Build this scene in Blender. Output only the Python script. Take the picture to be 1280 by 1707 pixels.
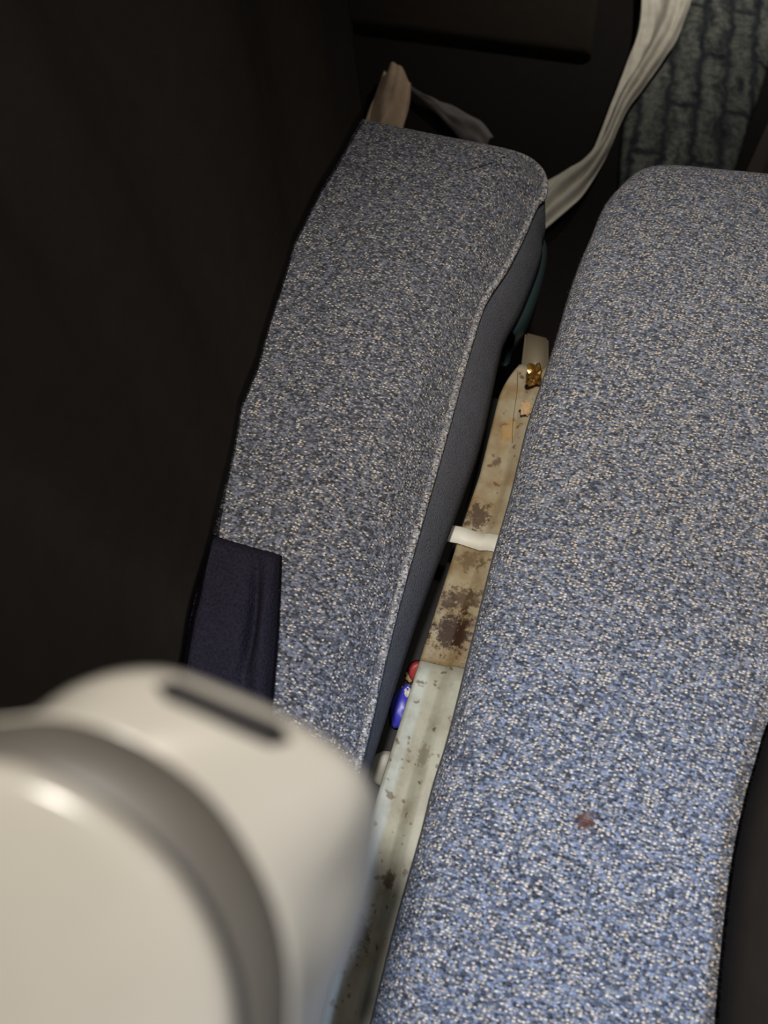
import bpy, bmesh, math, random
from mathutils import Vector, Matrix, noise

random.seed(7)
scene = bpy.context.scene
C = scene.collection
for o in list(bpy.data.objects):
    bpy.data.objects.remove(o)

# ------------------------------------------------------------------ camera
FPX, CX, CY, CAMH = 1250.0, 640.0, 853.5, 1.10
NADIR = (630.0, 1450.0)                     # where straight down falls in the frame
def ray_c(x, y): return Vector((x - CX, CY - y, -FPX))
_down = ray_c(*NADIR).normalized()
_n = ray_c(600, 1250).cross(ray_c(740, 700))
_Y = _n.cross(_down).normalized()
if _Y.y < 0: _Y = -_Y
_Z = -_down
_X = _Y.cross(_Z)
ROT = Matrix((_X, _Y, _Z))                  # camera axes -> world axes
CAMLOC = Vector((0, 0, CAMH))
cam_data = bpy.data.cameras.new('camera')
cam = bpy.data.objects.new('camera', cam_data); C.objects.link(cam)
cam.matrix_world = Matrix.Translation(CAMLOC) @ ROT.to_4x4()
cam_data.sensor_fit = 'VERTICAL'; cam_data.sensor_height = 36.0
cam_data.lens = 36.0 * FPX / 1707.0
cam_data.clip_start = 0.01; cam_data.clip_end = 50
cam_data.dof.use_dof = True
cam_data.dof.focus_distance = 0.78
cam_data.dof.aperture_fstop = 4.6
scene.camera = cam

def at(x, y, z):                            # pixel -> point on the horizontal plane z
    r = ROT @ ray_c(x, y)
    return CAMLOC + r * ((z - CAMH) / r.z)
def atd(x, y, d):                           # pixel -> point at distance d along the lens axis
    return CAMLOC + (ROT @ ray_c(x, y)) * (d / FPX)

# ------------------------------------------------------------------ world, lights, exposure
world = bpy.data.worlds.new('world'); scene.world = world
world.use_nodes = True
bg = world.node_tree.nodes['Background']
bg.inputs[0].default_value = (1.0, 0.95, 0.9, 1); bg.inputs[1].default_value = 0.075

def area(name, loc, target, size, power, col, spread=180):
    l = bpy.data.lights.new(name, 'AREA'); l.shape = 'RECTANGLE'
    l.size, l.size_y = size; l.energy = power; l.color = col
    l.spread = math.radians(spread)
    o = bpy.data.objects.new(name, l); C.objects.link(o); o.location = loc
    o.rotation_euler = (Vector(target) - Vector(loc)).to_track_quat('-Z', 'Y').to_euler()
    return o
def spot(name, loc, target, power, col, angle, blend, radius):
    l = bpy.data.lights.new(name, 'SPOT'); l.energy = power; l.color = col
    l.spot_size = math.radians(angle); l.spot_blend = blend; l.shadow_soft_size = radius
    o = bpy.data.objects.new(name, l); C.objects.link(o); o.location = loc
    o.rotation_euler = (Vector(target) - Vector(loc)).to_track_quat('-Z', 'Y').to_euler()
    return o
# cabin reading lamp overhead, cool lamp over the right cushion, lamp over the footwell
spot('reading_lamp', (-0.10, 0.05, 2.40), (0.27, 0.27, 0.44), 142, (1.0, 0.94, 0.86), 50, 1.0, 0.06)
spot('warm_fill_light', (0.16, 0.62, 2.30), (0.14, 0.18, 0.44), 15, (1.0, 0.90, 0.78), 50, 1.0, 0.05)  # added warm fill from an unseen source, lifts the shaded rail
spot('cool_cabin_lamp', (0.55, -0.20, 2.20), (0.16, -0.10, 0.44), 95, (0.42, 0.64, 1.0), 29, 1.0, 0.04)
spot('footwell_lamp', (0.42, 2.55, 0.95), (0.16, 2.02, 0.0), 30, (1.0, 0.94, 0.84), 74, 1.0, 0.05)

scene.view_settings.view_transform = 'Standard'
scene.view_settings.look = 'None'
scene.view_settings.exposure = 0.0
scene.view_settings.gamma = 1.0
scene.view_settings.use_curve_mapping = False

# ------------------------------------------------------------------ helpers
def tag(o, label=None, cat=None, group=None, kind=None):
    if label: o['label'] = label
    if cat: o['category'] = cat
    if group: o['group'] = group
    if kind: o['kind'] = kind
    return o
def empty(name, loc=(0, 0, 0)):
    o = bpy.data.objects.new(name, None); C.objects.link(o); o.location = loc
    o.empty_display_size = 0.05
    return o
def mesh_obj(name, verts, faces, mat, parent=None, uvs=None, smooth=True):
    me = bpy.data.meshes.new(name)
    me.from_pydata([tuple(v) for v in verts], [], faces)
    if uvs:
        l = me.uv_layers.new(name='uv')
        for lp in me.loops: l.data[lp.index].uv = uvs[lp.vertex_index]
    me.polygons.foreach_set('use_smooth', [smooth] * len(me.polygons))
    me.materials.append(mat); me.update()
    o = bpy.data.objects.new(name, me); C.objects.link(o)
    if parent:
        o.parent = parent
        o.matrix_parent_inverse = Matrix.Translation(-parent.location)
    return o
def bm_obj(name, bm, mat, parent=None, smooth=True):
    me = bpy.data.meshes.new(name)
    bmesh.ops.recalc_face_normals(bm, faces=bm.faces)
    bm.to_mesh(me); bm.free()
    me.polygons.foreach_set('use_smooth', [smooth] * len(me.polygons))
    me.materials.append(mat)
    o = bpy.data.objects.new(name, me); C.objects.link(o)
    if parent:
        o.parent = parent
        o.matrix_parent_inverse = Matrix.Translation(-parent.location)
    return o
def catmull(pts, n, closed=False):
    """n points evenly spaced by length along a smooth curve through pts"""
    P = [Vector(p) for p in pts]; m = len(P); dense = []
    segs = m if closed else m - 1
    for i in range(segs):
        if closed: p0, p1, p2, p3 = P[i - 1], P[i], P[(i + 1) % m], P[(i + 2) % m]
        else: p0, p1, p2, p3 = P[max(i - 1, 0)], P[i], P[i + 1], P[min(i + 2, m - 1)]
        for k in range(24):
            t = k / 24; t2, t3 = t * t, t * t * t
            dense.append(0.5 * ((2 * p1) + (p2 - p0) * t + (2 * p0 - 5 * p1 + 4 * p2 - p3) * t2 + (3 * p1 - p0 - 3 * p2 + p3) * t3))
    dense.append(P[0].copy() if closed else P[-1].copy())
    return resample(dense, n, closed)
def resample(dense, n, closed=False):
    L = [0.0]
    for a, b in zip(dense, dense[1:]): L.append(L[-1] + (b - a).length)
    out = []; j = 0; tot = L[-1]
    cnt = n if closed else n - 1
    for i in range(n):
        s = tot * i / cnt
        while j < len(L) - 2 and L[j + 1] < s: j += 1
        d = L[j + 1] - L[j]; t = 0 if d < 1e-12 else (s - L[j]) / d
        out.append(dense[j].lerp(dense[j + 1], min(max(t, 0), 1)))
    return out
def grid_faces(nr, nc, wrap=False):
    f = []
    for r in range(nr - 1):
        for c in range(nc if wrap else nc - 1):
            c2 = (c + 1) % nc
            f.append((r * nc + c, r * nc + c2, (r + 1) * nc + c2, (r + 1) * nc + c))
    return f
def tube(name, pts, rad, mat, parent=None, sides=10, closed=False):
    V = []; n = len(pts)
    for i, p in enumerate(pts):
        a = pts[i - 1] if (i > 0 or closed) else p
        b = pts[(i + 1) % n] if (i < n - 1 or closed) else p
        t = (b - a).normalized()
        u = t.cross(Vector((0, 0, 1)))
        u = u.normalized() if u.length > 1e-4 else Vector((1, 0, 0))
        w = u.cross(t)
        r = rad(i / max(n - 1, 1)) if callable(rad) else rad
        for k in range(sides):
            a_ = 2 * math.pi * k / sides
            V.append(p + (u * math.cos(a_) + w * math.sin(a_)) * r)
    F = grid_faces(n, sides, True)
    if closed:
        for k in range(sides): F.append(((n - 1) * sides + k, (n - 1) * sides + (k + 1) % sides, (k + 1) % sides, k))
    else:
        F.append(tuple(range(sides))[::-1]); F.append(tuple(range((n - 1) * sides, n * sides)))
    return mesh_obj(name, V, F, mat, parent)
def box_bm(bm, c, s, bevel=0.0, rz=0):
    r = bmesh.ops.create_cube(bm, size=1)
    for v in r['verts']:
        v.co = Matrix.Rotation(rz, 3, 'Z') @ Vector((v.co.x * s[0], v.co.y * s[1], v.co.z * s[2])) + Vector(c)
    if bevel:
        es = list({e for v in r['verts'] for e in v.link_edges})
        bmesh.ops.bevel(bm, geom=es, offset=bevel, segments=3, profile=0.5, affect='EDGES')

# ------------------------------------------------------------------ materials
def srgb(r, g, b):
    f = lambda c: (c / 255 / 12.92) if c / 255 <= 0.04045 else ((c / 255 + 0.055) / 1.055) ** 2.4
    return (f(r), f(g), f(b), 1)
class NT:
    def __init__(self, name):
        self.m = bpy.data.materials.new(name); self.m.use_nodes = True
        self.t = self.m.node_tree; self.b = self.t.nodes['Principled BSDF']
    def n(self, typ, **kw):
        x = self.t.nodes.new(typ)
        for k, v in kw.items(): setattr(x, k, v)
        return x
    def l(self, a, b): self.t.links.new(a, b)
    def val(self, sock, v):
        if isinstance(v, (int, float, tuple, list)): sock.default_value = v
        else: self.l(v, sock)
    def math(self, op, a, b=0.0, clamp=False):
        x = self.n('ShaderNodeMath', operation=op, use_clamp=clamp)
        self.val(x.inputs[0], a); self.val(x.inputs[1], b); return x.outputs[0]
    def mix(self, fac, a, b, blend='MIX'):
        x = self.n('ShaderNodeMix', data_type='RGBA', blend_type=blend)
        self.val(x.inputs[0], fac); self.val(x.inputs[6], a); self.val(x.inputs[7], b); return x.outputs[2]
    def ramp(self, fac, stops, interp='LINEAR'):
        x = self.n('ShaderNodeValToRGB'); cr = x.color_ramp; cr.interpolation = interp
        while len(cr.elements) < len(stops): cr.elements.new(0.5)
        for e, (p, c) in zip(cr.elements, stops):
            e.position = p; e.color = c if len(c) == 4 else (*c, 1)
        self.l(fac, x.inputs[0]); return x.outputs[0]
    def noise(self, vec, scale, detail=3, rough=0.5):
        x = self.n('ShaderNodeTexNoise'); x.inputs['Scale'].default_value = scale
        x.inputs['Detail'].default_value = detail; x.inputs['Roughness'].default_value = rough
        self.l(vec, x.inputs['Vector']); return x.outputs['Fac']
    def bump(self, h, strength=0.5, dist=0.001):
        x = self.n('ShaderNodeBump'); x.inputs['Strength'].default_value = strength
        x.inputs['Distance'].default_value = dist; self.l(h, x.inputs['Height'])
        self.l(x.outputs[0], self.b.inputs['Normal'])
    def set(self, **kw):
        for k, v in kw.items(): self.val(self.b.inputs[k.replace('_', ' ')], v)
        return self.m
G = lambda v: (v, v, v, 1)

def speckled_fabric(name, thr=0.74, stain=None, base=(114, 120, 136)):
    k = NT(name); tc = k.n('ShaderNodeTexCoord'); uv = tc.outputs['UV']; ob = tc.outputs['Object']
    # slight wander of the knit rows
    nz = k.n('ShaderNodeTexNoise'); nz.inputs['Scale'].default_value = 30; nz.inputs['Detail'].default_value = 2
    k.l(uv, nz.inputs['Vector'])
    sub = k.n('ShaderNodeVectorMath', operation='SUBTRACT'); k.l(nz.outputs['Color'], sub.inputs[0]); sub.inputs[1].default_value = (.5, .5, .5)
    sc = k.n('ShaderNodeVectorMath', operation='SCALE'); k.l(sub.outputs[0], sc.inputs[0]); sc.inputs[3].default_value = 0.006
    ad = k.n('ShaderNodeVectorMath', operation='ADD'); k.l(uv, ad.inputs[0]); k.l(sc.outputs[0], ad.inputs[1])
    def cells(sx, sy, rnd, rot, off):
        mp = k.n('ShaderNodeMapping'); mp.inputs['Scale'].default_value = (sx, sy, 1); mp.inputs['Location'].default_value = (off, off * 1.7, 0)
        mp.inputs['Rotation'].default_value = (0, 0, rot); k.l(ad.outputs[0], mp.inputs['Vector'])
        vo = k.n('ShaderNodeTexVoronoi', voronoi_dimensions='2D'); vo.inputs['Scale'].default_value = 1
        vo.inputs['Randomness'].default_value = rnd; k.l(mp.outputs[0], vo.inputs['Vector'])
        sep = k.n('ShaderNodeSeparateColor'); k.l(vo.outputs['Color'], sep.inputs[0])
        return vo.outputs['Distance'], sep.outputs[0], sep.outputs[1]
    clump = k.noise(uv, 60, 3, 0.6)
    shift = k.math('MULTIPLY', k.math('SUBTRACT', clump, 0.5), 0.55)
    # ground yarn: fine loops in shades of slate blue, light and shade painted in
    d1, a1, b1 = cells(330, 520, 0.8, 0.10, 0.0)
    lo = tuple(int(c * 0.60) for c in base); hi = tuple(min(255, int(c * 1.40)) for c in base)
    col = k.ramp(a1, [(0.0, srgb(*lo)), (0.5, srgb(*base)), (1.0, srgb(*hi))])
    col = k.mix(1.0, col, k.ramp(d1, [(0.32, G(1.0)), (0.78, G(0.42))]), 'MULTIPLY')
    # pale beige slubs, smaller than their cells
    d2, a2, b2 = cells(285, 470, 0.95, 0.14, 3.7)
    sel = k.ramp(k.math('ADD', a2, shift), [(thr, G(0)), (thr + 0.02, G(1))])
    blob = k.ramp(d2, [(0.26, G(1)), (0.54, G(0))])
    slub = k.ramp(b2, [(0.0, srgb(150, 146, 142)), (0.4, srgb(196, 184, 168)), (0.8, srgb(240, 228, 210)), (1.0, srgb(226, 202, 188))])
    smask = k.math('MULTIPLY', sel, blob)
    col = k.mix(smask, col, slub)
    # dark pinholes between loops
    d3, a3, b3 = cells(260, 380, 1.0, 0.05, 9.1)
    pit = k.math('MULTIPLY', k.ramp(a3, [(0.80, G(0)), (0.82, G(1))]), k.ramp(d3, [(0.18, G(1)), (0.40, G(0))]))
    col = k.mix(k.math('MULTIPLY', pit, 0.8), col, srgb(26, 28, 38))
    fib = k.noise(uv, 1100, 2, 0.7)
    col = k.mix(0.4, col, k.ramp(fib, [(0.3, G(0.55)), (0.7, G(1.3))]), 'MULTIPLY')
    if stain:
        for (p, rad) in stain:
            d = k.n('ShaderNodeVectorMath', operation='DISTANCE'); k.l(ob, d.inputs[0]); d.inputs[1].default_value = p
            dd = k.math('ADD', d.outputs['Value'], k.math('MULTIPLY', k.math('SUBTRACT', k.noise(ob, 260, 2), 0.5), rad * 1.6))
            msk = k.math('MULTIPLY', k.math('SUBTRACT', rad, dd), 2.2 / rad, clamp=True)
            col = k.mix(k.math('MULTIPLY', msk, 0.85), col, srgb(96, 58, 44))
    h = k.math('ADD', k.math('MULTIPLY', d1, -0.7), k.math('MULTIPLY', fib, 0.3))
    h = k.math('ADD', h, k.math('MULTIPLY', smask, 0.5))
    h = k.math('SUBTRACT', h, k.math('MULTIPLY', pit, 0.6))
    k.bump(h, 1.0, 0.0020)
    return k.set(Base_Color=col, Roughness=0.95, Specular_IOR_Level=0.12, Sheen_Weight=0.12, Sheen_Roughness=0.5)
def plain_fabric(name, c1, c2, scale=700, strength=0.4, dist=0.0008):
    k = NT(name); ob = k.n('ShaderNodeTexCoord').outputs['Object']
    a = k.noise(ob, scale, 2, 0.6); b = k.noise(ob, 40, 3)
    col = k.mix(a, c1, c2); col = k.mix(0.25, col, k.ramp(b, [(0.3, G(0.6)), (0.7, G(1.2))]), 'MULTIPLY')
    k.bump(a, strength, dist)
    return k.set(Base_Color=col, Roughness=0.95, Specular_IOR_Level=0.1)
def plastic(name, col, rough=0.3, spec=0.5, coat=0.0):
    k = NT(name); ob = k.n('ShaderNodeTexCoord').outputs['Object']
    a = k.noise(ob, 60, 3)
    c = k.mix(0.12, col, k.ramp(a, [(0.3, G(0.75)), (0.7, G(1.1))]), 'MULTIPLY')
    return k.set(Base_Color=c, Roughness=rough, Specular_IOR_Level=spec, Coat_Weight=coat)

_st = at(975, 1368, 0.462)
M = {}
M['fabric_l'] = speckled_fabric('speckled_fabric_left', 0.72, None, (106, 109, 120))
M['fabric_r'] = speckled_fabric('speckled_fabric_right', 0.54, [((_st.x, _st.y, _st.z), 0.0095)])
M['side'] = plain_fabric('grey_side_fabric', srgb(60, 61, 67), srgb(112, 113, 120), 480, 0.9, 0.0015)
M['pile'] = plain_fabric('fuzzy_side_fabric', srgb(92, 96, 108), srgb(158, 158, 160), 420, 1.0)
M['piping'] = speckled_fabric('piping_fabric', 0.46, None, (142, 144, 152))
M['curtain'] = plain_fabric('black_curtain_cloth', srgb(44, 39, 35), srgb(54, 48, 43), 500, 0.2)
M['navy'] = plain_fabric('navy_cloth', srgb(10, 11, 19), srgb(54, 51, 66), 420, 1.0, 0.003)
M['black_pad'] = plain_fabric('black_pad', srgb(60, 55, 50), srgb(68, 63, 58), 90, 0.1)
M['cream_plastic'] = plastic('cream_plastic', srgb(168, 163, 153), 0.22, 0.5)
M['band'] = plastic('grey_rubber', srgb(88, 84, 78), 0.45, 0.4)
M['slot'] = plastic('dark_slot', srgb(30, 27, 27), 0.6, 0.3)
M['carpet'] = plain_fabric('dark_carpet', srgb(18, 15, 15), srgb(30, 26, 24), 300, 0.5)
M['brown'] = plain_fabric('dark_brown_panel', srgb(30, 25, 20), srgb(36, 30, 24), 60, 0.1)
M['wallgrey'] = plastic('grey_brown_panel', srgb(92, 84, 80), 0.6, 0.3)
M['teal'] = plastic('teal_grey_shell', srgb(44, 58, 60), 0.4, 0.4)
M['dark_metal'] = plastic('dark_metal', srgb(16, 16, 18), 0.6, 0.4)
M['gold'] = NT('gold_foil').set(Base_Color=srgb(196, 150, 78), Metallic=0.85, Roughness=0.28)
M['tan'] = plastic('tan_scrap', srgb(190, 160, 120), 0.6, 0.3)
M['blue'] = plastic('blue_plastic', srgb(70, 72, 205), 0.35, 0.5)
M['white'] = plastic('white_plastic', srgb(225, 222, 215), 0.4, 0.5)
M['red'] = plastic('red_plastic', srgb(168, 62, 62), 0.4, 0.5)
M['greyp'] = plastic('grey_plastic', srgb(150, 150, 142), 0.4, 0.4)
M['tape'] = plastic('white_tape', srgb(222, 218, 204), 0.5, 0.3)
M['cloth'] = plain_fabric('cream_cloth', srgb(206, 200, 186), srgb(222, 217, 204), 220, 0.2)
M['beige'] = plain_fabric('beige_cloth', srgb(178, 152, 128), srgb(200, 176, 152), 220, 0.2)
M['greycloth'] = plain_fabric('grey_cloth', srgb(110, 106, 106), srgb(128, 124, 122), 220, 0.2)
M['hair'] = plastic('dark_hair', srgb(40, 34, 30), 0.5, 0.3)

def rail_material(name, base, dirty, seed, blotches):
    """painted metal with brown grime: specks everywhere, thick crust in blotches"""
    k = NT(name); ob = k.n('ShaderNodeTexCoord').outputs['Object']
    mp = k.n('ShaderNodeMapping'); mp.inputs['Location'].default_value = (seed, seed * 2.3, 0); k.l(ob, mp.inputs['Vector']); v = mp.outputs[0]
    smear = k.noise(v, 28, 4, 0.6); fine = k.noise(v, 120, 5, 0.75); speck = k.noise(v, 95, 2, 0.5)
    col = k.mix(k.ramp(smear, [(0.40, G(0)), (0.66, G(0.8))]), base, dirty)
    col = k.mix(k.ramp(speck, [(0.64, G(0)), (0.70, G(0.8))]), col, srgb(92, 68, 46))
    for (p, rx, ry, c, amt) in blotches:
        s = k.n('ShaderNodeVectorMath', operation='SUBTRACT'); k.l(ob, s.inputs[0]); s.inputs[1].default_value = p
        m = k.n('ShaderNodeVectorMath', operation='MULTIPLY'); k.l(s.outputs[0], m.inputs[0]); m.inputs[1].default_value = (1 / rx, 1 / ry, 0)
        ln = k.n('ShaderNodeVectorMath', operation='LENGTH'); k.l(m.outputs[0], ln.inputs[0])
        d = k.math('ADD', ln.outputs['Value'], k.math('MULTIPLY', k.math('SUBTRACT', fine, 0.5), 4.0))
        col = k.mix(k.ramp(d, [(0.55, G(amt)), (1.15, G(0))]), col, c)
    k.bump(fine, 0.25, 0.0008)
    return k.set(Base_Color=col, Roughness=0.42, Specular_IOR_Level=0.4)

# ------------------------------------------------------------------ setting
def floor():
    bm = bmesh.new(); box_bm(bm, (0, 0.9, -0.02), (4.0, 5.2, 0.04))
    return tag(bm_obj('floor', bm, M['carpet'], smooth=False), kind='structure')
floor()
bm = bmesh.new(); box_bm(bm, (0, 3.42, 1.1), (4.0, 0.06, 2.2))
tag(bm_obj('wall_front', bm, M['brown'], smooth=False), kind='structure')
# low sill of the row ahead, seen as a faint brown ledge
bm = bmesh.new(); p = at(690, 95, 0.0); q = at(900, 70, 0.0)
box_bm(bm, ((p.x + q.x) / 2 - 0.06, (p.y + q.y) / 2 + 0.20, -0.005), (0.62, 0.40, 0.06), 0.02, 0.05)
tag(bm_obj('trim_1', bm, M['brown']), kind='structure')
# grey side lining right of the footwell
a, b = at(1232, 312, 0.0), at(1284, 196, 0.0); dv = (b - a).normalized(); nv = Vector((dv.y, -dv.x, 0))
V = []
s0, s1 = a - dv * 0.28, a + dv * 1.6
for z in (0, 0.10, 0.45, 0.9):
    off = nv * (0.02 * (z > 0.05))
    V += [s0 + off + Vector((0, 0, z)), s1 + off + Vector((0, 0, z)), s1 + nv * 0.06 + Vector((0, 0, z)), s0 + nv * 0.06 + Vector((0, 0, z))]
F = [(0, 3, 2, 1), (12, 13, 14, 15)]
for r in range(3):
    for c in range(4): F.append((r * 4 + c, r * 4 + (c + 1) % 4, r * 4 + 4 + (c + 1) % 4, r * 4 + 4 + c))
tag(mesh_obj('wall_right', V, F, M['wallgrey'], smooth=False), kind='structure')

# ------------------------------------------------------------------ cushions
def cushion(root, outline, side_prof, top_prof, axis, crown, mats, dents=0.0015, seed=0.0, inner=14):
    """outline: closed plan curve (counter-clockwise) ; profiles: lists of (inward offset, z)"""
    n = len(outline)
    nor = []
    for i in range(n):
        t = outline[(i + 2) % n] - outline[i - 2]
        nor.append(Vector((-t.y, t.x, 0)).normalized())           # points inwards
    def ring(off, z): 
        return [Vector((p.x, p.y, 0)) + nr * (off(i) if callable(off) else off) + Vector((0, 0, z(i) if callable(z) else z)) for i, (p, nr) in enumerate(zip(outline, nor))]
    side = [ring(o, z) for o, z in side_prof]
    V = [v for r in side for v in r]
    nb = len(V)
    F = grid_faces(len(side), n, True)
    cb = sum(side[0], Vector()) / n
    V.append(cb); F += [(i, nb, (i + 1) % n) for i in range(n)]
    mesh_obj('side_panel', V, F, mats[1], root)
    # top
    rings = [ring(o, z) for o, z in top_prof]
    arc = [0.0]
    for (o1, z1), (o2, z2) in zip(top_prof, top_prof[1:]): arc.append(arc[-1] + math.hypot(o2 - o1, z2 - z1))
    V, UV = [], []
    for j, r in enumerate(rings):
        for i, v in enumerate(r):
            last = rings[-1][i]; extra = arc[-1] - arc[j]
            u = Vector((last.x, last.y)) - Vector((nor[i].x, nor[i].y)) * extra
            V.append(v); UV.append((u.x, u.y))
    (ax0, ay0), (ax1, ay1) = axis
    zt = top_prof[-1][1]
    for s in range(1, inner + 1):
        t = s / inner
        for i, v in enumerate(rings[-1]):
            yy = min(max(v.y, ay0), ay1); tt = (yy - ay0) / (ay1 - ay0)
            tgt = Vector((ax0 + (ax1 - ax0) * tt, yy, zt))
            q = v.lerp(tgt, t)
            q.z = zt + crown * (1 - (1 - t) ** 2) + dents * (noise.noise(Vector((q.x * 9 + seed, q.y * 7, seed))) * 1.0 + 0.5 * noise.noise(Vector((q.x * 22, q.y * 18 + seed, 3)))) * min(1, t * 3)
            V.append(q); UV.append((q.x, q.y))
    nr_ = len(rings) + inner
    F = grid_faces(nr_, n, True)
    base = (nr_ - 1) * n
    o = mesh_obj('top_panel', V, F, mats[0], root, UV)
    bm = bmesh.new(); bm.from_mesh(o.data); bmesh.ops.remove_doubles(bm, verts=bm.verts, dist=1e-5); bm.to_mesh(o.data); bm.free()
    seam = ring(top_prof[0][0], top_prof[0][1])
    return seam

# left cushion -- front edge at y 0.855, inner seam from the photograph's line
ZT = 0.452
seam_px = [(890, 345), (868, 395), (840, 450), (812, 492), (796, 525), (770, 610), (740, 720), (700, 860), (660, 1000), (630, 1120), (600, 1250)]
seam_w = [at(x, y, 0.408) for x, y in seam_px]
right_side = [Vector((p.x, p.y, 0)) for p in seam_w] + [Vector((-0.038, -0.10, 0)), Vector((-0.040, -0.30, 0))]
poly = []
poly += [Vector((-0.30, -0.345, 0)), Vector((-0.07, -0.345, 0))]
poly += list(reversed(right_side))
poly += [Vector((0.013, 0.805, 0)), Vector((0.007, 0.840, 0)), Vector((-0.016, 0.864, 0)), Vector((-0.055, 0.873, 0)), Vector((-0.16, 0.876, 0)), Vector((-0.27, 0.880, 0)),
         Vector((-0.325, 0.865, 0)), Vector((-0.345, 0.80, 0)), Vector((-0.345, 0.5, 0)), Vector((-0.335, 0.1, 0)), Vector((-0.33, -0.30, 0))]
outl = catmull(poly, 420, True)
seat_l = empty('passenger_seat', (-0.16, 0.3, 0.335))
tag(seat_l, 'narrow blue-grey speckled seat cushion beside the black curtain, with raised piping seam', 'seat cushion', 'speckled seat cushions')
# lower edge of the side flares out towards the front
def flare(i):
    p = outl[i]
    if p.x > -0.07 and -0.4 < p.y < 0.84:
        t = min(max((p.y - 0.05) / 0.40, 0), 1); f = 0.008 + 0.034 * t
        t2 = min(max((p.y - 0.50) / 0.25, 0), 1)
        f -= 0.012 * t2
        t3 = min(max((p.y - 0.78) / 0.05, 0), 1)
        return -f * (1 - t3)
    return 0.0
flr = [flare(i) for i in range(len(outl))]
for _ in range(12): flr = [(flr[i - 1] + flr[i] + flr[(i + 1) % len(flr)]) / 3 for i in range(len(flr))]
side = [(lambda i: flr[i] + 0.02, 0.337), (lambda i: flr[i] + 0.004, 0.341), (lambda i: flr[i], 0.350), (lambda i: flr[i] * 0.80 - 0.001, 0.367),
        (lambda i: flr[i] * 0.5 - 0.001, 0.386), (lambda i: flr[i] * 0.2 - 0.001, 0.400), (0.0, 0.408)]
top = [(0.0, 0.408), (0.005, 0.4135), (0.015, 0.4240), (0.026, 0.4350), (0.036, 0.4430), (0.046, 0.4480), (0.056, 0.4508), (0.068, ZT)]
seam = cushion(seat_l, outl, side, top, ((-0.165, -0.15), (-0.165, 0.70)), 0.006, (M['fabric_l'], M['side']), 0.002, 1.7)
pip = [p + Vector((0.001, 0, 0.0022)) for p in seam]
def piping(root, pts, r):
    V, UV = [], []; n = len(pts); L = 0; sides = 8
    for i, p in enumerate(pts):
        t = (pts[(i + 1) % n] - pts[i - 1]).normalized(); u = t.cross(Vector((0, 0, 1))).normalized(); w = u.cross(t)
        L += (pts[i] - pts[i - 1]).length if i else 0
        for k in range(sides):
            a_ = 2 * math.pi * k / sides
            V.append(p + (u * math.cos(a_) + w * math.sin(a_)) * r); UV.append((k * r * 0.8, L * 1.0))
    F = grid_faces(n, sides, True)
    for k in range(sides): F.append(((n - 1) * sides + k, (n - 1) * sides + (k + 1) % sides, (k + 1) % sides, k))
    return mesh_obj('piping', V, F, M['piping'], root, UV)
piping(seat_l, pip, 0.0042)
# plastic under-shell showing below the front corner
tp = catmull([Vector((0.016, 0.645, 0)), Vector((0.030, 0.69, 0)), Vector((0.036, 0.76, 0)), Vector((0.030, 0.815, 0)), Vector((0.005, 0.84, 0))], 30)
V = []
for p in tp:
    for dx, z in ((0.0, 0.262), (0.004, 0.27), (0.003, 0.325), (-0.004, 0.336), (-0.03, 0.336), (-0.03, 0.262)):
        V.append(Vector((p.x + dx, p.y, z)))
F = grid_faces(30, 6, True); F.append(tuple(range(6))); F.append(tuple(range(29 * 6, 30 * 6)))
mesh_obj('corner_shell', V, F, M['teal'], seat_l)['label'] = 'teal-grey plastic shell under the front corner'

# right cushion -- bulging left outline from the photograph
out_px = [(1280, 312), (1180, 303), (1110, 297), (1060, 303), (1026, 322), (1004, 350), (985, 395), (965, 442), (945, 500), (925, 570), (905, 630), (878, 710), (850, 825), (820, 930),
          (800, 1010), (780, 1090), (745, 1230), (720, 1310), (700, 1390), (660, 1530), (620, 1690)]
L = [at(x, y, 0.420) for x, y in out_px]
poly = [Vector((p.x, p.y + (0.012 if i < 4 else 0), 0)) for i, p in enumerate(L)]
poly[0] = Vector((0.30, 0.893, 0))
poly = [Vector((0.40, 0.895, 0))] + poly + [Vector((0.018, -0.20, 0)), Vector((0.018, -0.30, 0)), Vector((0.05, -0.345, 0)), Vector((0.27, -0.345, 0)), Vector((0.315, -0.30, 0)),
        Vector((0.318, -0.10, 0)), Vector((0.335, 0.10, 0)), Vector((0.40, 0.30, 0)), Vector((0.46, 0.55, 0)), Vector((0.47, 0.82, 0)), Vector((0.445, 0.88, 0))]
outr = catmull(poly, 420, True)
seat_r = empty('passenger_seat', (0.2, 0.3, 0.345))
tag(seat_r, 'wide blue-grey speckled seat cushion with a small brown stain, right of the rail', 'seat cushion', 'speckled seat cushions')
side = [(0.045, 0.345), (0.034, 0.352), (0.018, 0.378), (0.005, 0.402), (0.0005, 0.415), (0.0, 0.421), (0.0015, 0.427)]
top = [(0.0015, 0.427), (0.005, 0.433), (0.011, 0.439), (0.020, 0.4445), (0.034, 0.4495), (0.052, ZT)]
seam = cushion(seat_r, outr, side, top, ((0.20, -0.15), (0.24, 0.66)), 0.009, (M['fabric_r'], M['pile']), 0.003, 5.2)
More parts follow.
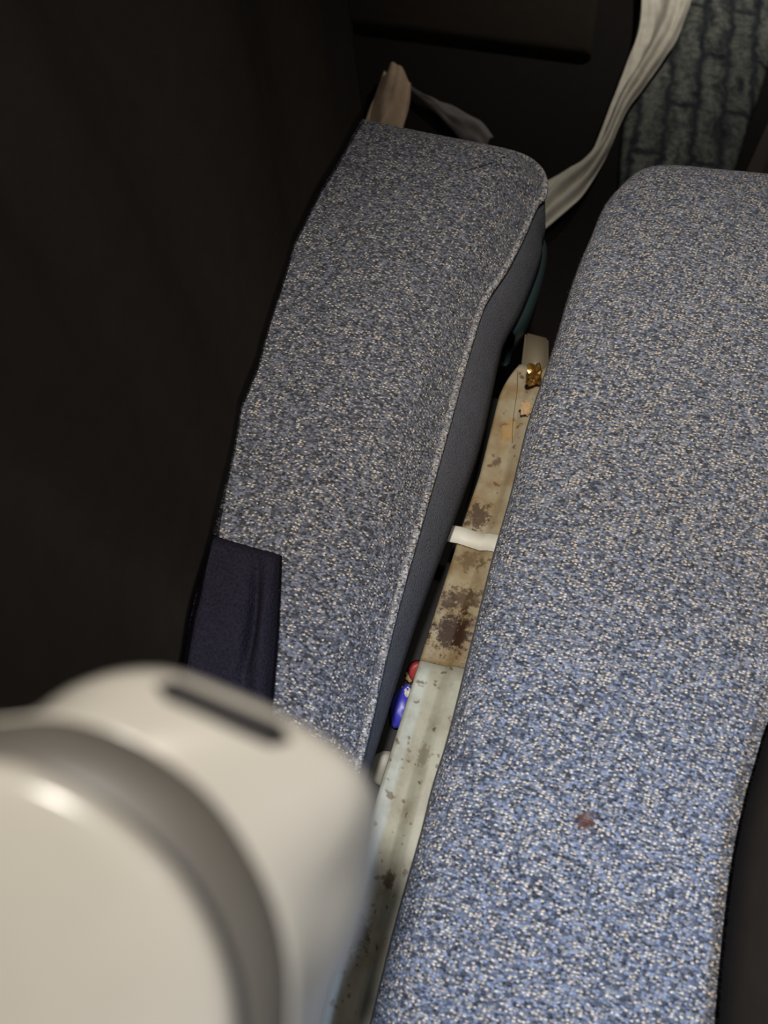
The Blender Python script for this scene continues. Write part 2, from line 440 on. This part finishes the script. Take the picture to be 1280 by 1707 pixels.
# loose fibres standing off its left edge
V, F = [], []
edge_pts = [(i, p) for i, p in enumerate(seam) if p.x < 0.14 and p.y > -0.15]
for i in range(7000):
    _, p = random.choice(edge_pts); off = random.random() ** 1.5
    p = p + Vector((-0.001 + 0.016 * off, random.uniform(-0.002, 0.002), -0.008 + 0.017 * math.sqrt(off)))
    d = Vector((random.uniform(-1, 0.2), random.uniform(-0.9, 0.9), random.uniform(-0.1, 0.7))).normalized()
    ln = random.uniform(0.0008, 0.0022) if i % 60 else random.uniform(0.003, 0.006)
    w = Vector((0.00007, 0.00007, 0)); bend = Vector((random.uniform(-1, 1), random.uniform(-1, 1), random.uniform(-1, 1))) * ln * 0.35
    k = len(V)
    for j in range(4):
        t = j / 3; c = p + d * ln * t + bend * t * t; V += [c - w * (1 - 0.6 * t), c + w * (1 - 0.6 * t)]
    for j in range(3): F.append((k + 2 * j, k + 2 * j + 1, k + 2 * j + 3, k + 2 * j + 2))
tag(mesh_obj('fuzz', V, F, M['pile'], seat_r), kind='stuff')

# ------------------------------------------------------------------ seat bases under the cushions
def base(r, xs, ys, z1):
    bm = bmesh.new(); box_bm(bm, ((xs[0] + xs[1]) / 2, (ys[0] + ys[1]) / 2, z1 - 0.02), (xs[1] - xs[0], ys[1] - ys[0], 0.04), 0.006)
    bm_obj('seat_pan', bm, M['dark_metal'], r)
    for x in (xs[0] + 0.03, xs[1] - 0.03):
        for y in (ys[0] + 0.05, ys[1] - 0.12):
            bm = bmesh.new(); box_bm(bm, (x, y, (z1 - 0.04) / 2), (0.03, 0.05, z1 - 0.04), 0.004)
            bm_obj('leg', bm, M['dark_metal'], r)
base(seat_l, (-0.32, -0.05), (-0.32, 0.82), 0.336)
base(seat_r, (0.12, 0.30), (-0.32, 0.86), 0.344)

# ------------------------------------------------------------------ painted rail in the gap
ZR = 0.318
rail = empty('frame_rail', (0.03, 0.25, ZR - 0.03))
tag(rail, 'dirty cream painted frame rail running in the gap between the cushions', 'rail')
left_px = [(852, 604), (832, 660), (800, 790), (769, 880), (757, 920), (728, 1010), (698, 1105), (668, 1200), (636, 1300), (606, 1410), (578, 1540), (548, 1650), (520, 1760)]
edge = [at(x, y, ZR) for x, y in left_px]
def edge_at(y):
    e = edge
    if y >= e[0].y: return e[0].x
    for a_, b_ in zip(e, e[1:]):
        if a_.y >= y >= b_.y: return b_.x + (a_.x - b_.x) * (y - b_.y) / (a_.y - b_.y)
    return e[-1].x
def rail_segment(y0, y1, mat, dz=0.0, taper=False):
    n = 34; V = []
    for i in range(n):
        y = y0 + (y1 - y0) * i / (n - 1); x = edge_at(y)
        if taper and i > n - 8:
            x += 0.010 * ((i - (n - 8)) / 7) ** 2
        prof = [(0.0, -0.030), (0.0, -0.003), (0.0012, -0.0008), (0.004, 0.0), (0.026, 0.0), (0.029, 0.0012), (0.033, 0.006), (0.037, 0.0085), (0.041, 0.0095), (0.070, 0.0095), (0.074, 0.006), (0.074, -0.030)]
        for px_, pz in prof: V.append(Vector((x + px_, y, ZR + dz + pz)))
    m = 12; F = grid_faces(n, m, True); F.append(tuple(range(m))); F.append(tuple(range((n - 1) * m, n * m)))
    return mesh_obj('rail_segment', V, F, mat, rail)
yj, yk = at(769, 893, ZR).y, at(700, 1100, ZR).y
def bl(x, y): v = at(x, y, ZR); return (v.x, v.y, 0)
r1 = rail_material('rail_far', srgb(160, 149, 124), srgb(130, 104, 66), 1.0, [(bl(795, 862), 0.016, 0.020, srgb(74, 56, 42), 0.9), (bl(845, 720), 0.010, 0.02, srgb(180, 140, 80), 0.6), (bl(828, 770), 0.006, 0.008, srgb(70, 54, 42), 0.7)])
r2 = rail_material('rail_mid', srgb(156, 143, 114), srgb(118, 92, 56), 4.0, [(bl(755, 1055), 0.026, 0.028, srgb(58, 40, 30), 1.0), (bl(775, 1000), 0.022, 0.016, srgb(72, 52, 36), 0.85), (bl(785, 935), 0.018, 0.012, srgb(96, 76, 50), 0.8), (bl(750, 1000), 0.010, 0.014, srgb(66, 50, 38), 0.8)])
r3 = rail_material('rail_near', srgb(174, 175, 160), srgb(138, 132, 114), 9.0, [(bl(645, 1465), 0.009, 0.009, srgb(84, 58, 46), 0.8), (bl(600, 1560), 0.012, 0.02, srgb(88, 78, 62), 0.75), (bl(705, 1260), 0.006, 0.012, srgb(120, 108, 92), 0.6)])
rail_segment(yj + 0.0005, edge[0].y, r1, 0.0, True)
rail_segment(yk, yj - 0.0005, r2, -0.001)
rail_segment(-0.30, yk - 0.001, r3, 0.002)
# support legs
for y in (-0.24, 0.45):
    bm = bmesh.new(); box_bm(bm, (edge_at(y) + 0.055, y, 0.1440), (0.03, 0.03, 0.288), 0.003)
    bm_obj('leg', bm, M['dark_metal'], rail)
# dark catch tray below the gap
bm = bmesh.new()
box_bm(bm, (0.035, 0.16, 0.215), (0.14, 0.92, 0.012), 0.003)
bm_obj('catch_tray', bm, M['dark_metal'], rail)
# white band wrapped across the joint
V = []; n = 2
ys = (yj - 0.011, yj + 0.010); prof = [(-0.026, -0.004), (-0.010, -0.002), (-0.001, 0.0012), (0.004, 0.0016), (0.026, 0.0016), (0.033, 0.008), (0.041, 0.0112), (0.06, 0.0112)]
for i, y in enumerate(ys):
    for q, (px_, pz) in enumerate(prof): V.append(Vector((edge_at(yj) + px_, y - 0.35 * px_ * 0.3, ZR + pz)))
o = mesh_obj('joint_strip', V, grid_faces(2, len(prof)), M['tape'], rail)
md = o.modifiers.new('thick', 'SOLIDIFY'); md.thickness = 0.0008; md.offset = 0

# ------------------------------------------------------------------ rubbish in the gap
def crumple(name, loc, size, mat, seed, sub=3, amp=0.35, sharp=2.5, flat=False, parent=None):
    bm = bmesh.new(); bmesh.ops.create_icosphere(bm, subdivisions=sub, radius=1)
    for v in bm.verts:
        d = 1 + amp * noise.noise(v.co * sharp + Vector((seed, 0, 0))) + amp * 0.6 * noise.noise(v.co * sharp * 2.3 + Vector((0, seed, 0)))
        v.co = Vector((v.co.x * size[0], v.co.y * size[1], v.co.z * size[2])) * d
    zmin = min(v.co.z for v in bm.verts)
    for v in bm.verts: v.co += Vector(loc) - Vector((0, 0, zmin))
    return bm_obj(name, bm, mat, parent, smooth=not flat)
g = at(888, 632, ZR + 0.012)
tag(crumple('foil_wrapper', (g.x, g.y, ZR + 0.0102), (0.0095, 0.013, 0.009), M['gold'], 3.1, 3, 0.75, 1.5, True), 'crumpled shiny gold foil wrapper at the far end of the rail', 'wrapper')
g = at(873, 690, ZR)
tag(crumple('paper_scrap', (g.x, g.y, ZR + 0.0102), (0.007, 0.010, 0.003), M['tan'], 6.4, 3, 0.5, 2.0, True), 'small tan paper scrap on the rail below the gold foil', 'scrap')
# fine hair lying along the rail
hp = [at(x, y, ZR + 0.0012) for x, y in ((863, 618), (862, 650), (858, 680), (855, 705), (854, 735), (857, 760))]
tag(tube('loose_hair', catmull(hp, 30), 0.00028, M['hair'], None, 5), 'single dark hair lying along the far end of the rail', 'hair')
# dim plastic tab past the end of the rail
pp = [at(876, 552, 0.30), at(915, 562, 0.30), at(915, 640, 0.30), at(868, 625, 0.30)]
bm = bmesh.new()
vs = [bm.verts.new(p) for p in pp]; f = bm.faces.new(vs)
r = bmesh.ops.extrude_face_region(bm, geom=[f]); 
for v in [x for x in r['geom'] if isinstance(x, bmesh.types.BMVert)]: v.co.z -= 0.012
bmesh.ops.bevel(bm, geom=list(bm.edges), offset=0.003, segments=2, affect='EDGES')
bm_obj('end_tab', bm, plastic('end_tab_plastic', srgb(120, 110, 92), 0.4, 0.4), rail)
ZTR = 0.2212
def bottle_cap(name, px_, mat, r, h, label, tilt=(0.5, 0.3)):
    p = at(px_[0], px_[1], ZTR + h)
    bm = bmesh.new()
    prof = [(0.0, h), (r * 0.80, h), (r * 0.95, h * 0.92), (r, h * 0.75), (r, 0.0), (r * 0.85, 0.0), (r * 0.85, h * 0.8), (0, h * 0.85)]
    rings = []
    for (rr, z) in prof:
        rings.append([bm.verts.new((rr * math.cos(2 * math.pi * k / 28) * (1.03 if (k % 2 and rr == r) else 1), rr * math.sin(2 * math.pi * k / 28) * (1.03 if (k % 2 and rr == r) else 1), z)) for k in range(28)])
    for a_, b_ in zip(rings, rings[1:]):
        for k in range(28): bm.faces.new((a_[k], a_[(k + 1) % 28], b_[(k + 1) % 28], b_[k]))
    bmesh.ops.remove_doubles(bm, verts=bm.verts, dist=1e-6)
    R_ = Matrix.Rotation(tilt[0], 3, 'X') @ Matrix.Rotation(tilt[1], 3, 'Y')
    for v in bm.verts: v.co = R_ @ v.co
    zmin = min(v.co.z for v in bm.verts)
    for v in bm.verts: v.co += Vector((p.x, p.y, ZTR - zmin))
    return tag(bm_obj(name, bm, mat), label, 'bottle cap')
def candy(name, px_, mat, size, seed, label, cat, tip=None):
    p = at(px_[0], px_[1], ZTR + size[2])
    r = empty(name, (p.x, p.y, ZTR)); tag(r, label, cat)
    crumple('wrapper_body', (p.x, p.y, ZTR), size, mat, seed, 3, 0.22, 1.6, False, r)
    if tip:
        q = at(tip[0], tip[1], ZTR + size[2]); crumple('twisted_end', (q.x, q.y, ZTR + size[2] * 0.5), (size[0] * 0.55, size[1] * 0.35, size[2] * 0.7), M['white'], seed + 2, 3, 0.4, 2.5, True, r)
    return r
candy('candy_wrapper', (672, 1180), M['blue'], (0.013, 0.026, 0.012), 2.0, 'bright blue wrapper with a white end, deep in the gap left of the rail', 'wrapper', (679, 1157))
bottle_cap('bottle_cap', (696, 1115), M['red'], 0.012, 0.012, 'small red cap in the dark gap above the blue wrapper')
bottle_cap('bottle_cap', (644, 1278), M['greyp'], 0.019, 0.016, 'grey round cap in the gap beside the white armrest', (0.2, 0.1))
tag(crumple('crumb', tuple(at(683, 1130, ZTR)), (0.006, 0.007, 0.005), M['tan'], 8.0, 2, 0.4, 2), 'small tan crumb beside the red cap in the gap', 'crumb')

# ------------------------------------------------------------------ black curtain along the left
line = [(-0.150, -0.42), (-0.172, -0.16), (-0.181, -0.023), (-0.192, 0.118), (-0.214, 0.242), (-0.238, 0.374), (-0.235, 0.429), (-0.252, 0.598), (-0.2275, 0.826)]
base_l = resample([Vector((x, y, 0)) for x, y in line], 200)
nz_, zt_, zb_ = 46, 2.1, 0.4625
V = []
for j in range(nz_):
    t = j / (nz_ - 1); z = zb_ + (zt_ - zb_) * t ** 1.25
    hgt = z - zb_
    for i, p in enumerate(base_l):
        s = i / 199
        a_ = base_l[max(i - 3, 0)]; b_ = base_l[min(i + 3, 199)]
        tn = (b_ - a_).normalized(); nl = Vector((-tn.y, tn.x, 0))      # to the left, away from the seats
        fold = math.sin(s * 46 + 1.2 * math.sin(s * 13) + hgt * 0.7) * 0.5 + math.sin(s * 27 + 2 + hgt * 1.1) * 0.5
        amp = 0.002 + 0.030 * min(hgt / 0.45, 1)
        lean = 0.05 * min(hgt, 0.5)
        lift = 0.030 * math.exp(-((p.y - 0.10) / 0.16) ** 4) * max(0, 1 - hgt / 0.1)      # rides over the folded cloth
        V.append(Vector((p.x, p.y, z + lift)) + nl * (fold * amp + amp + lean))
o = mesh_obj('curtain', V, grid_faces(nz_, 200), M['curtain'])
md = o.modifiers.new('thick', 'SOLIDIFY'); md.thickness = 0.003; md.offset = 0
tag(o, 'heavy black curtain hanging in folds over the left edge of the cushion', 'curtain')

# dark navy folded cloth tucked between curtain and cushion
def cloth_patch():
    pl = [(340, 888), (330, 980), (312, 1060), (296, 1140), (280, 1230)]
    pr = [(470, 926), (468, 980), (464, 1060), (457, 1150), (448, 1260)]
    A = catmull([at(x, y, 0.462) for x, y in pl], 60); B = catmull([at(x, y, 0.462) for x, y in pr], 60)
    V = []; n = 44
    for j in range(60):
        t = j / 59
        for i in range(n):
            u = i / (n - 1); p = A[j].lerp(B[j], u)
            e = min(u * 6, (1 - u) * 14, t * 12, 1); e = max(e, 0)
            h = 0.016 * math.sin(e * math.pi / 2)
            crease = math.exp(-((u - 0.70 - 0.03 * math.sin(t * 5)) / 0.06) ** 2) * math.exp(-((t - 0.42) / 0.25) ** 2)
            rib = math.exp(-((u - 0.86) / 0.08) ** 2) * 0.004 * min(1, t * 4)
            h += rib * 1.6 - crease * 0.016 + 0.004 * noise.noise(Vector((u * 4, t * 6, 0)))
            V.append(Vector((p.x, p.y, 0.4615 + max(h, 0.0))))
    o = mesh_obj('folded_cloth', V, grid_faces(60, n), M['navy'])
    md = o.modifiers.new('thick', 'SOLIDIFY'); md.thickness = 0.002; md.offset = 1
    tag(o, 'dark navy folded cloth lying on the cushion against the black curtain', 'cloth')
cloth_patch()

# ------------------------------------------------------------------ black padded panel at the right
pl = [at(1280, 1195, 0.458), at(1255, 1270, 0.458), at(1235, 1340, 0.458), at(1217, 1430, 0.458), at(1205, 1520, 0.458), at(1188, 1707, 0.458)]
pts = [Vector((0.352, 0.36, 0)), Vector((0.322, 0.27, 0))] + [Vector((p.x, p.y, 0)) for p in pl] + [Vector((pl[-1].x + 0.002, pl[-1].y - 0.10, 0)), Vector((pl[-1].x + 0.004, pl[-1].y - 0.24, 0))]
pc = catmull(pts, 70); V = []
prof = [(0.004, 0.462), (0.0, 0.468), (0.004, 0.50), (0.010, 0.55), (0.018, 0.575), (0.034, 0.59), (0.055, 0.588), (0.068, 0.57), (0.072, 0.50), (0.072, 0.468), (0.066, 0.462)]
for i, p in enumerate(pc):
    a_, b_ = pc[max(i - 2, 0)], pc[min(i + 2, 69)]; t = (b_ - a_).normalized(); nr = Vector((-t.y, t.x, 0))
    for off, z in prof: V.append(Vector((p.x, p.y, z)) + nr * off)
m = len(prof); F = grid_faces(70, m, True); F.append(tuple(range(m))); F.append(tuple(range(69 * m, 70 * m)))
tag(mesh_obj('side_pad', V, F, M['black_pad']), 'smooth black padded panel standing on the right edge of the wide cushion', 'panel')

# ------------------------------------------------------------------ raised white armrest close to the lens
arm = empty('armrest', tuple(at(505, 1990, ZR + 0.012)))
tag(arm, 'glossy cream plastic armrest end with grey band and dark slot, close and blurred', 'armrest')
inner_px = [(-60, 1262), (0, 1262), (60, 1275), (150, 1318), (230, 1378), (300, 1450), (350, 1530), (382, 1610), (398, 1700), (395, 1800), (370, 1900), (320, 1980), (200, 2050), (0, 2080), (-150, 2050), (-260, 1960), (-310, 1800), (-310, 1600), (-260, 1420), (-170, 1310)]
band_px = [(-60, 1205), (0, 1203), (60, 1197), (130, 1203), (220, 1235), (310, 1292), (370, 1352), (420, 1430), (455, 1505), (475, 1580), (482, 1650), (478, 1750), (455, 1900), (390, 2020), (250, 2100), (0, 2130), (-200, 2100), (-320, 2000), (-370, 1800), (-370, 1600), (-310, 1400), (-200, 1260)]
outer_px = [(-60, 1235), (0, 1213), (60, 1185), (110, 1150), (180, 1122), (250, 1113), (310, 1122), (420, 1165), (500, 1203), (560, 1240), (602, 1280), (625, 1320), (632, 1360), (622, 1450), (607, 1530), (585, 1592), (562, 1640), (545, 1707), (530, 1800), (510, 1950), (430, 2080), (270, 2150), (0, 2170), (-220, 2140), (-350, 2030), (-400, 1820), (-400, 1600), (-330, 1400), (-200, 1290)]
NR = 144
def ring_px(pts):
    """resample so that every ring's point k lies on the same bearing from a common centre"""
    c = Vector((60, 1640, 0)); d = catmull([Vector((x, y, 0)) for x, y in pts], 900, True)
    ang = sorted(((math.atan2(p.y - c.y, p.x - c.x), (p - c).length) for p in d))
    out = []
    for k in range(NR):
        a_ = -math.pi + 2 * math.pi * (k + 0.5) / NR
        lo = None
        for q in range(len(ang)):
            if ang[q][0] >= a_: lo = q; break
        if lo is None: lo = 0
        r0, r1 = ang[lo - 1], ang[lo]
        da = (r1[0] - r0[0]) % (2 * math.pi); t = ((a_ - r0[0]) % (2 * math.pi)) / da if da > 1e-9 else 0
        r = r0[1] + (r1[1] - r0[1]) * t
        out.append((c.x + r * math.cos(a_), c.y + r * math.sin(a_)))
    return out
RI, RB, RO = ring_px(inner_px), ring_px(band_px), ring_px(outer_px)
for k in range(NR):                                   # keep the body just outside the band
    dx, dy = RO[k][0] - 60, RO[k][1] - 1640; bx, by = RB[k][0] - 60, RB[k][1] - 1640
    if math.hypot(dx, dy) < math.hypot(bx, by) + 6:
        s = (math.hypot(bx, by) + 6) / math.hypot(bx, by); RO[k] = (60 + bx * s, 1640 + by * s)
D0 = 0.128
def lerp2(a, b, t): return (a[0] + (b[0] - a[0]) * t, a[1] + (b[1] - a[1]) * t)
def ring3(px_, d): return [atd(x, y, d if not callable(d) else d(x, y)) for x, y in px_]
cc = (60, 1640)
def loft(name, rings, mat, parent, cap0=False, cap1=False):
    V = [v for r in rings for v in r]; F = grid_faces(len(rings), NR, True)
    if cap0: V.append(sum(rings[0], Vector()) / NR); F += [(len(V) - 1, (i + 1) % NR, i) for i in range(NR)]
    if cap1:
        V.append(sum(rings[-1], Vector()) / NR); b_ = (len(rings) - 1) * NR; F += [(b_ + i, b_ + (i + 1) % NR, len(V) - 1) for i in range(NR)]
    o = mesh_obj(name, V, F, mat, parent)
    bm = bmesh.new(); bm.from_mesh(o.data); bmesh.ops.recalc_face_normals(bm, faces=bm.faces); bm.to_mesh(o.data); bm.free()
    return o
S = lambda ring, s: [lerp2(cc, p, s) for p in ring]
# face plate
loft('face_plate', [ring3(S(RI, 0.08), D0 - 0.0022), ring3(S(RI, 0.4), D0 - 0.0021), ring3(S(RI, 0.7), D0 - 0.0016), ring3(S(RI, 0.86), D0 - 0.0010), ring3(S(RI, 0.94), D0 + 0.0000),
                    ring3(S(RI, 0.985), D0 + 0.0022), ring3(RI, D0 + 0.0055), ring3(S(RI, 0.99), D0 + 0.012)], M['cream_plastic'], arm, True, True)
# recessed grey band
mid = [lerp2(a_, b_, 0.5) for a_, b_ in zip(RI, RB)]
loft('grey_band', [ring3(S(RI, 0.985), D0 + 0.008), ring3(mid, D0 + 0.0125), ring3(RB, D0 + 0.0165), ring3(S(RB, 1.0), D0 + 0.022)], M['band'], arm, True, True)
# body shell behind it
def ridge(k):
    x, y = RO[k]
    t = min(max((y - 1300) / 160, 0), 1) * (1 if x > 200 else 0)
    w = 0.90 - 0.42 * t
    return lerp2(RB[k], RO[k], w)
RD = [ridge(k) for k in range(NR)]
RD = [((RD[k - 1][0] + RD[k][0] + RD[(k + 1) % NR][0]) / 3, (RD[k - 1][1] + RD[k][1] + RD[(k + 1) % NR][1]) / 3) for k in range(NR)]
def mixr(a, b, t): return [lerp2(p, q, t) for p, q in zip(a, b)]
def dz_(a, b): return lambda x, y: D0 + a + (b - a) * min(max((y - 1290) / 160, 0), 1)
body_rings = [ring3(S(RB, 0.97), D0 + 0.021), ring3(S(RB, 0.995), D0 + 0.0170), ring3(S(RB, 1.012), D0 + 0.0175), ring3(mixr(RB, RD, 0.5), D0 + 0.0215), ring3(mixr(RB, RD, 0.9), D0 + 0.0262), ring3(RD, D0 + 0.0275),
              ring3(mixr(RD, RO, 0.35), dz_(0.0285, 0.032)), ring3(mixr(RD, RO, 0.75), dz_(0.0300, 0.0385)), ring3(RO, dz_(0.0340, 0.048)), ring3(S(RO, 0.97), D0 + 0.062), ring3(S(RO, 0.86), D0 + 0.075)]
# the arm itself tapers down to the rail behind
foot = at(505, 1990, ZR + 0.012); top_r = body_rings[-1]; ctr = sum(top_r, Vector()) / NR
for t in (0.12, 0.3, 0.5, 0.7, 0.88, 1.0):
    c = ctr.lerp(foot, t); s = 1.0 - 0.55 * min(1, t * 1.6)
    body_rings.append([c + Vector(((v - ctr).x * s * (0.75 - 0.3 * t), (v - ctr).y * s, (v - ctr).z * s * (1 - t))) for v in top_r])
loft('body', body_rings, M['cream_plastic'], arm, True, True)
# dark slot sunk in the upper shoulder, with its raised lip
def on_body(x, y):
    k = min(range(NR), key=lambda q: abs(math.atan2(RO[q][1] - 1640, RO[q][0] - 60) - math.atan2(y - 1640, x - 60)))
    rb = math.hypot(RB[k][0] - 60, RB[k][1] - 1640); rd = math.hypot(RD[k][0] - 60, RD[k][1] - 1640); r = math.hypot(x - 60, y - 1640)
    t = (r - rb) / max(rd - rb, 1)
    if t < 0.5: d = 0.0175 + (0.0215 - 0.0175) * t / 0.5
    else: d = 0.0215 + (0.0275 - 0.0215) * min((t - 0.5) / 0.5, 1.2)
    return D0 + d
sl = [(258, 1143), (298, 1159), (348, 1180), (398, 1201), (448, 1222), (486, 1238)]
sp = catmull([atd(x, y, on_body(x, y) + 0.0006) for x, y in sl], 40)
tube('slot', sp, lambda t: 0.0027 * min(1, math.sin(math.pi * min(max(t, 0.02), 0.98)) * 2.2 + 0.15), M['slot'], arm, 14)

# ------------------------------------------------------------------ things on the footwell floor
def rug_material():
    k = NT('faded_block_rug'); ob = k.n('ShaderNodeTexCoord').outputs['Object']
    wn = k.n('ShaderNodeTexNoise'); wn.inputs['Scale'].default_value = 26; wn.inputs['Detail'].default_value = 4; k.l(ob, wn.inputs['Vector'])
    s = k.n('ShaderNodeVectorMath', operation='SUBTRACT'); k.l(wn.outputs['Color'], s.inputs[0]); s.inputs[1].default_value = (.5, .5, .5)
    s2 = k.n('ShaderNodeVectorMath', operation='SCALE'); k.l(s.outputs[0], s2.inputs[0]); s2.inputs[3].default_value = 0.035
    a_ = k.n('ShaderNodeVectorMath', operation='ADD'); k.l(ob, a_.inputs[0]); k.l(s2.outputs[0], a_.inputs[1])
    mp = k.n('ShaderNodeMapping'); mp.inputs['Rotation'].default_value = (0, 0, math.pi / 2); k.l(a_.outputs[0], mp.inputs['Vector'])
    st = k.n('ShaderNodeMapping'); st.inputs['Scale'].default_value = (1.0, 0.22, 1); st.inputs['Rotation'].default_value = (0, 0, 0.12); k.l(a_.outputs[0], st.inputs['Vector'])
    br = k.n('ShaderNodeTexBrick'); br.inputs['Scale'].default_value = 1.0; br.inputs['Brick Width'].default_value = 0.36; br.inputs['Row Height'].default_value = 0.060
    br.inputs['Mortar Size'].default_value = 0.016; br.inputs['Mortar Smooth'].default_value = 1.0
    br.inputs['Color1'].default_value = G(1); br.inputs['Color2'].default_value = G(0.72); br.inputs['Mortar'].default_value = G(0.12)
    k.l(mp.outputs[0], br.inputs['Vector'])
    w1 = k.noise(st.outputs[0], 42, 4, 0.6); w2 = k.noise(ob, 60, 4, 0.7)
    pale = k.math('MULTIPLY', k.ramp(w1, [(0.30, G(0.15)), (0.56, G(1))]), k.ramp(w2, [(0.32, G(0.35)), (0.58, G(1))]))
    pale = k.math('MULTIPLY', pale, br.outputs['Color'])
    col = k.mix(pale, srgb(24, 29, 40), srgb(118, 121, 114))
    fine = k.noise(ob, 300, 2); col = k.mix(0.3, col, k.ramp(fine, [(0.3, G(0.5)), (0.7, G(1.3))]), 'MULTIPLY')
    k.bump(fine, 0.5, 0.002)
    return k.set(Base_Color=col, Roughness=0.95, Specular_IOR_Level=0.1)
rp = [at(1030, 420, 0.012), at(1195, 420, 0.012), at(1222, 300, 0.012), at(1282, 112, 0.012), at(1330, -60, 0.012), at(1080, -60, 0.012), at(1060, 60, 0.012), at(1035, 250, 0.012)]
n1 = catmull([rp[0], rp[7], rp[6], rp[5]], 60); n2 = catmull([rp[1], rp[2], rp[3], rp[4]], 60); V = []
for i in range(60):
    for j in range(30):
        u = j / 29; p = n1[i].lerp(n2[i], u); e = min(1, min(u, 1 - u) * 14, min(i, 59 - i) / 2 + 0.2)
        V.append(Vector((p.x, p.y, 0.003 + 0.013 * e + 0.004 * noise.noise(Vector((p.x * 9, p.y * 6, 2))))))
o = mesh_obj('rug', V, grid_faces(60, 30), rug_material())
md = o.modifiers.new('thick', 'SOLIDIFY'); md.thickness = 0.003; md.offset = -1
tag(o, 'dark blue-grey rug with faded grey blocks, on the floor at top right', 'rug')

def drape(name, lpx, rpx, z0, zf, mat, label, cat, rows=80, cols=36):
    A = catmull([at(x, y, z0) for x, y in lpx], rows); B = catmull([at(x, y, z0) for x, y in rpx], rows); V = []
    for i in range(rows):
        for j in range(cols):
            t, u = i / (rows - 1), j / (cols - 1); p = A[i].lerp(B[i], u); V.append(Vector((p.x, p.y, z0 + zf(t, u, p))))
    o = mesh_obj(name, V, grid_faces(rows, cols), mat)
    md = o.modifiers.new('thick', 'SOLIDIFY'); md.thickness = 0.002; md.offset = -1
    if label: tag(o, label, cat)
    return o
def white_z(t, u, p):                        # rolled hem on its right, flatter web on its left, twisting to the near end
    roll = 0.035 * math.exp(-((u - (0.66 - 0.2 * t)) / 0.15) ** 2)
    r2 = 0.022 * math.exp(-((u - (0.9 - 0.15 * t)) / 0.09) ** 2)
    wav = 0.010 * noise.noise(Vector((u * 4 + 3, t * 9, 0.5))) + 0.005 * noise.noise(Vector((u * 9, t * 20, 4)))
    return 0.012 + max(roll + r2 + wav * (1 - 0.3 * t), 0.0)
drape('cloth_strip', [(1066, -60), (1064, 45), (1039, 122), (1011, 194), (983, 262), (945, 292), (905, 315), (880, 350)],
      [(1172, -60), (1130, 62), (1099, 116), (1067, 159), (1042, 194), (1024, 231), (1002, 281), (960, 345), (900, 395)], 0.016, white_z, M['cloth'],
      'long crumpled cream cloth strip along the left edge of the rug', 'cloth')
# beige pouch with a grey flap behind the left cushion
pch = empty('cloth_pouch', tuple(at(650, 200, 0.0)))
tag(pch, 'beige cloth pouch with a grey flap lying beyond the narrow cushion', 'pouch')
def pz(t, u, p): return 0.01 + 0.03 * math.sin(math.pi * u) ** 2 + 0.02 * math.exp(-((u - 0.62) / 0.12) ** 2) * t + 0.01 * noise.noise(Vector((u * 5, t * 3, 9)))
o = drape('front_fold', [(640, 126), (622, 175), (604, 225), (590, 270)], [(684, 146), (682, 180), (670, 225), (655, 270)], 0.01, pz, M['beige'], None, None, 40, 26)
o.parent = pch; o.matrix_parent_inverse = Matrix.Translation(-pch.location)
def gz(t, u, p): return 0.005 + 0.02 * math.sin(math.pi * u) * t + 0.006 * noise.noise(Vector((u * 4, t * 5, 1)))
o = drape('flap', [(676, 140), (705, 160), (755, 182), (800, 205), (822, 232)], [(676, 147), (700, 168), (735, 200), (775, 245), (800, 275)], 0.01, gz, M['greycloth'], None, None, 40, 20)
o.parent = pch; o.matrix_parent_inverse = Matrix.Translation(-pch.location)
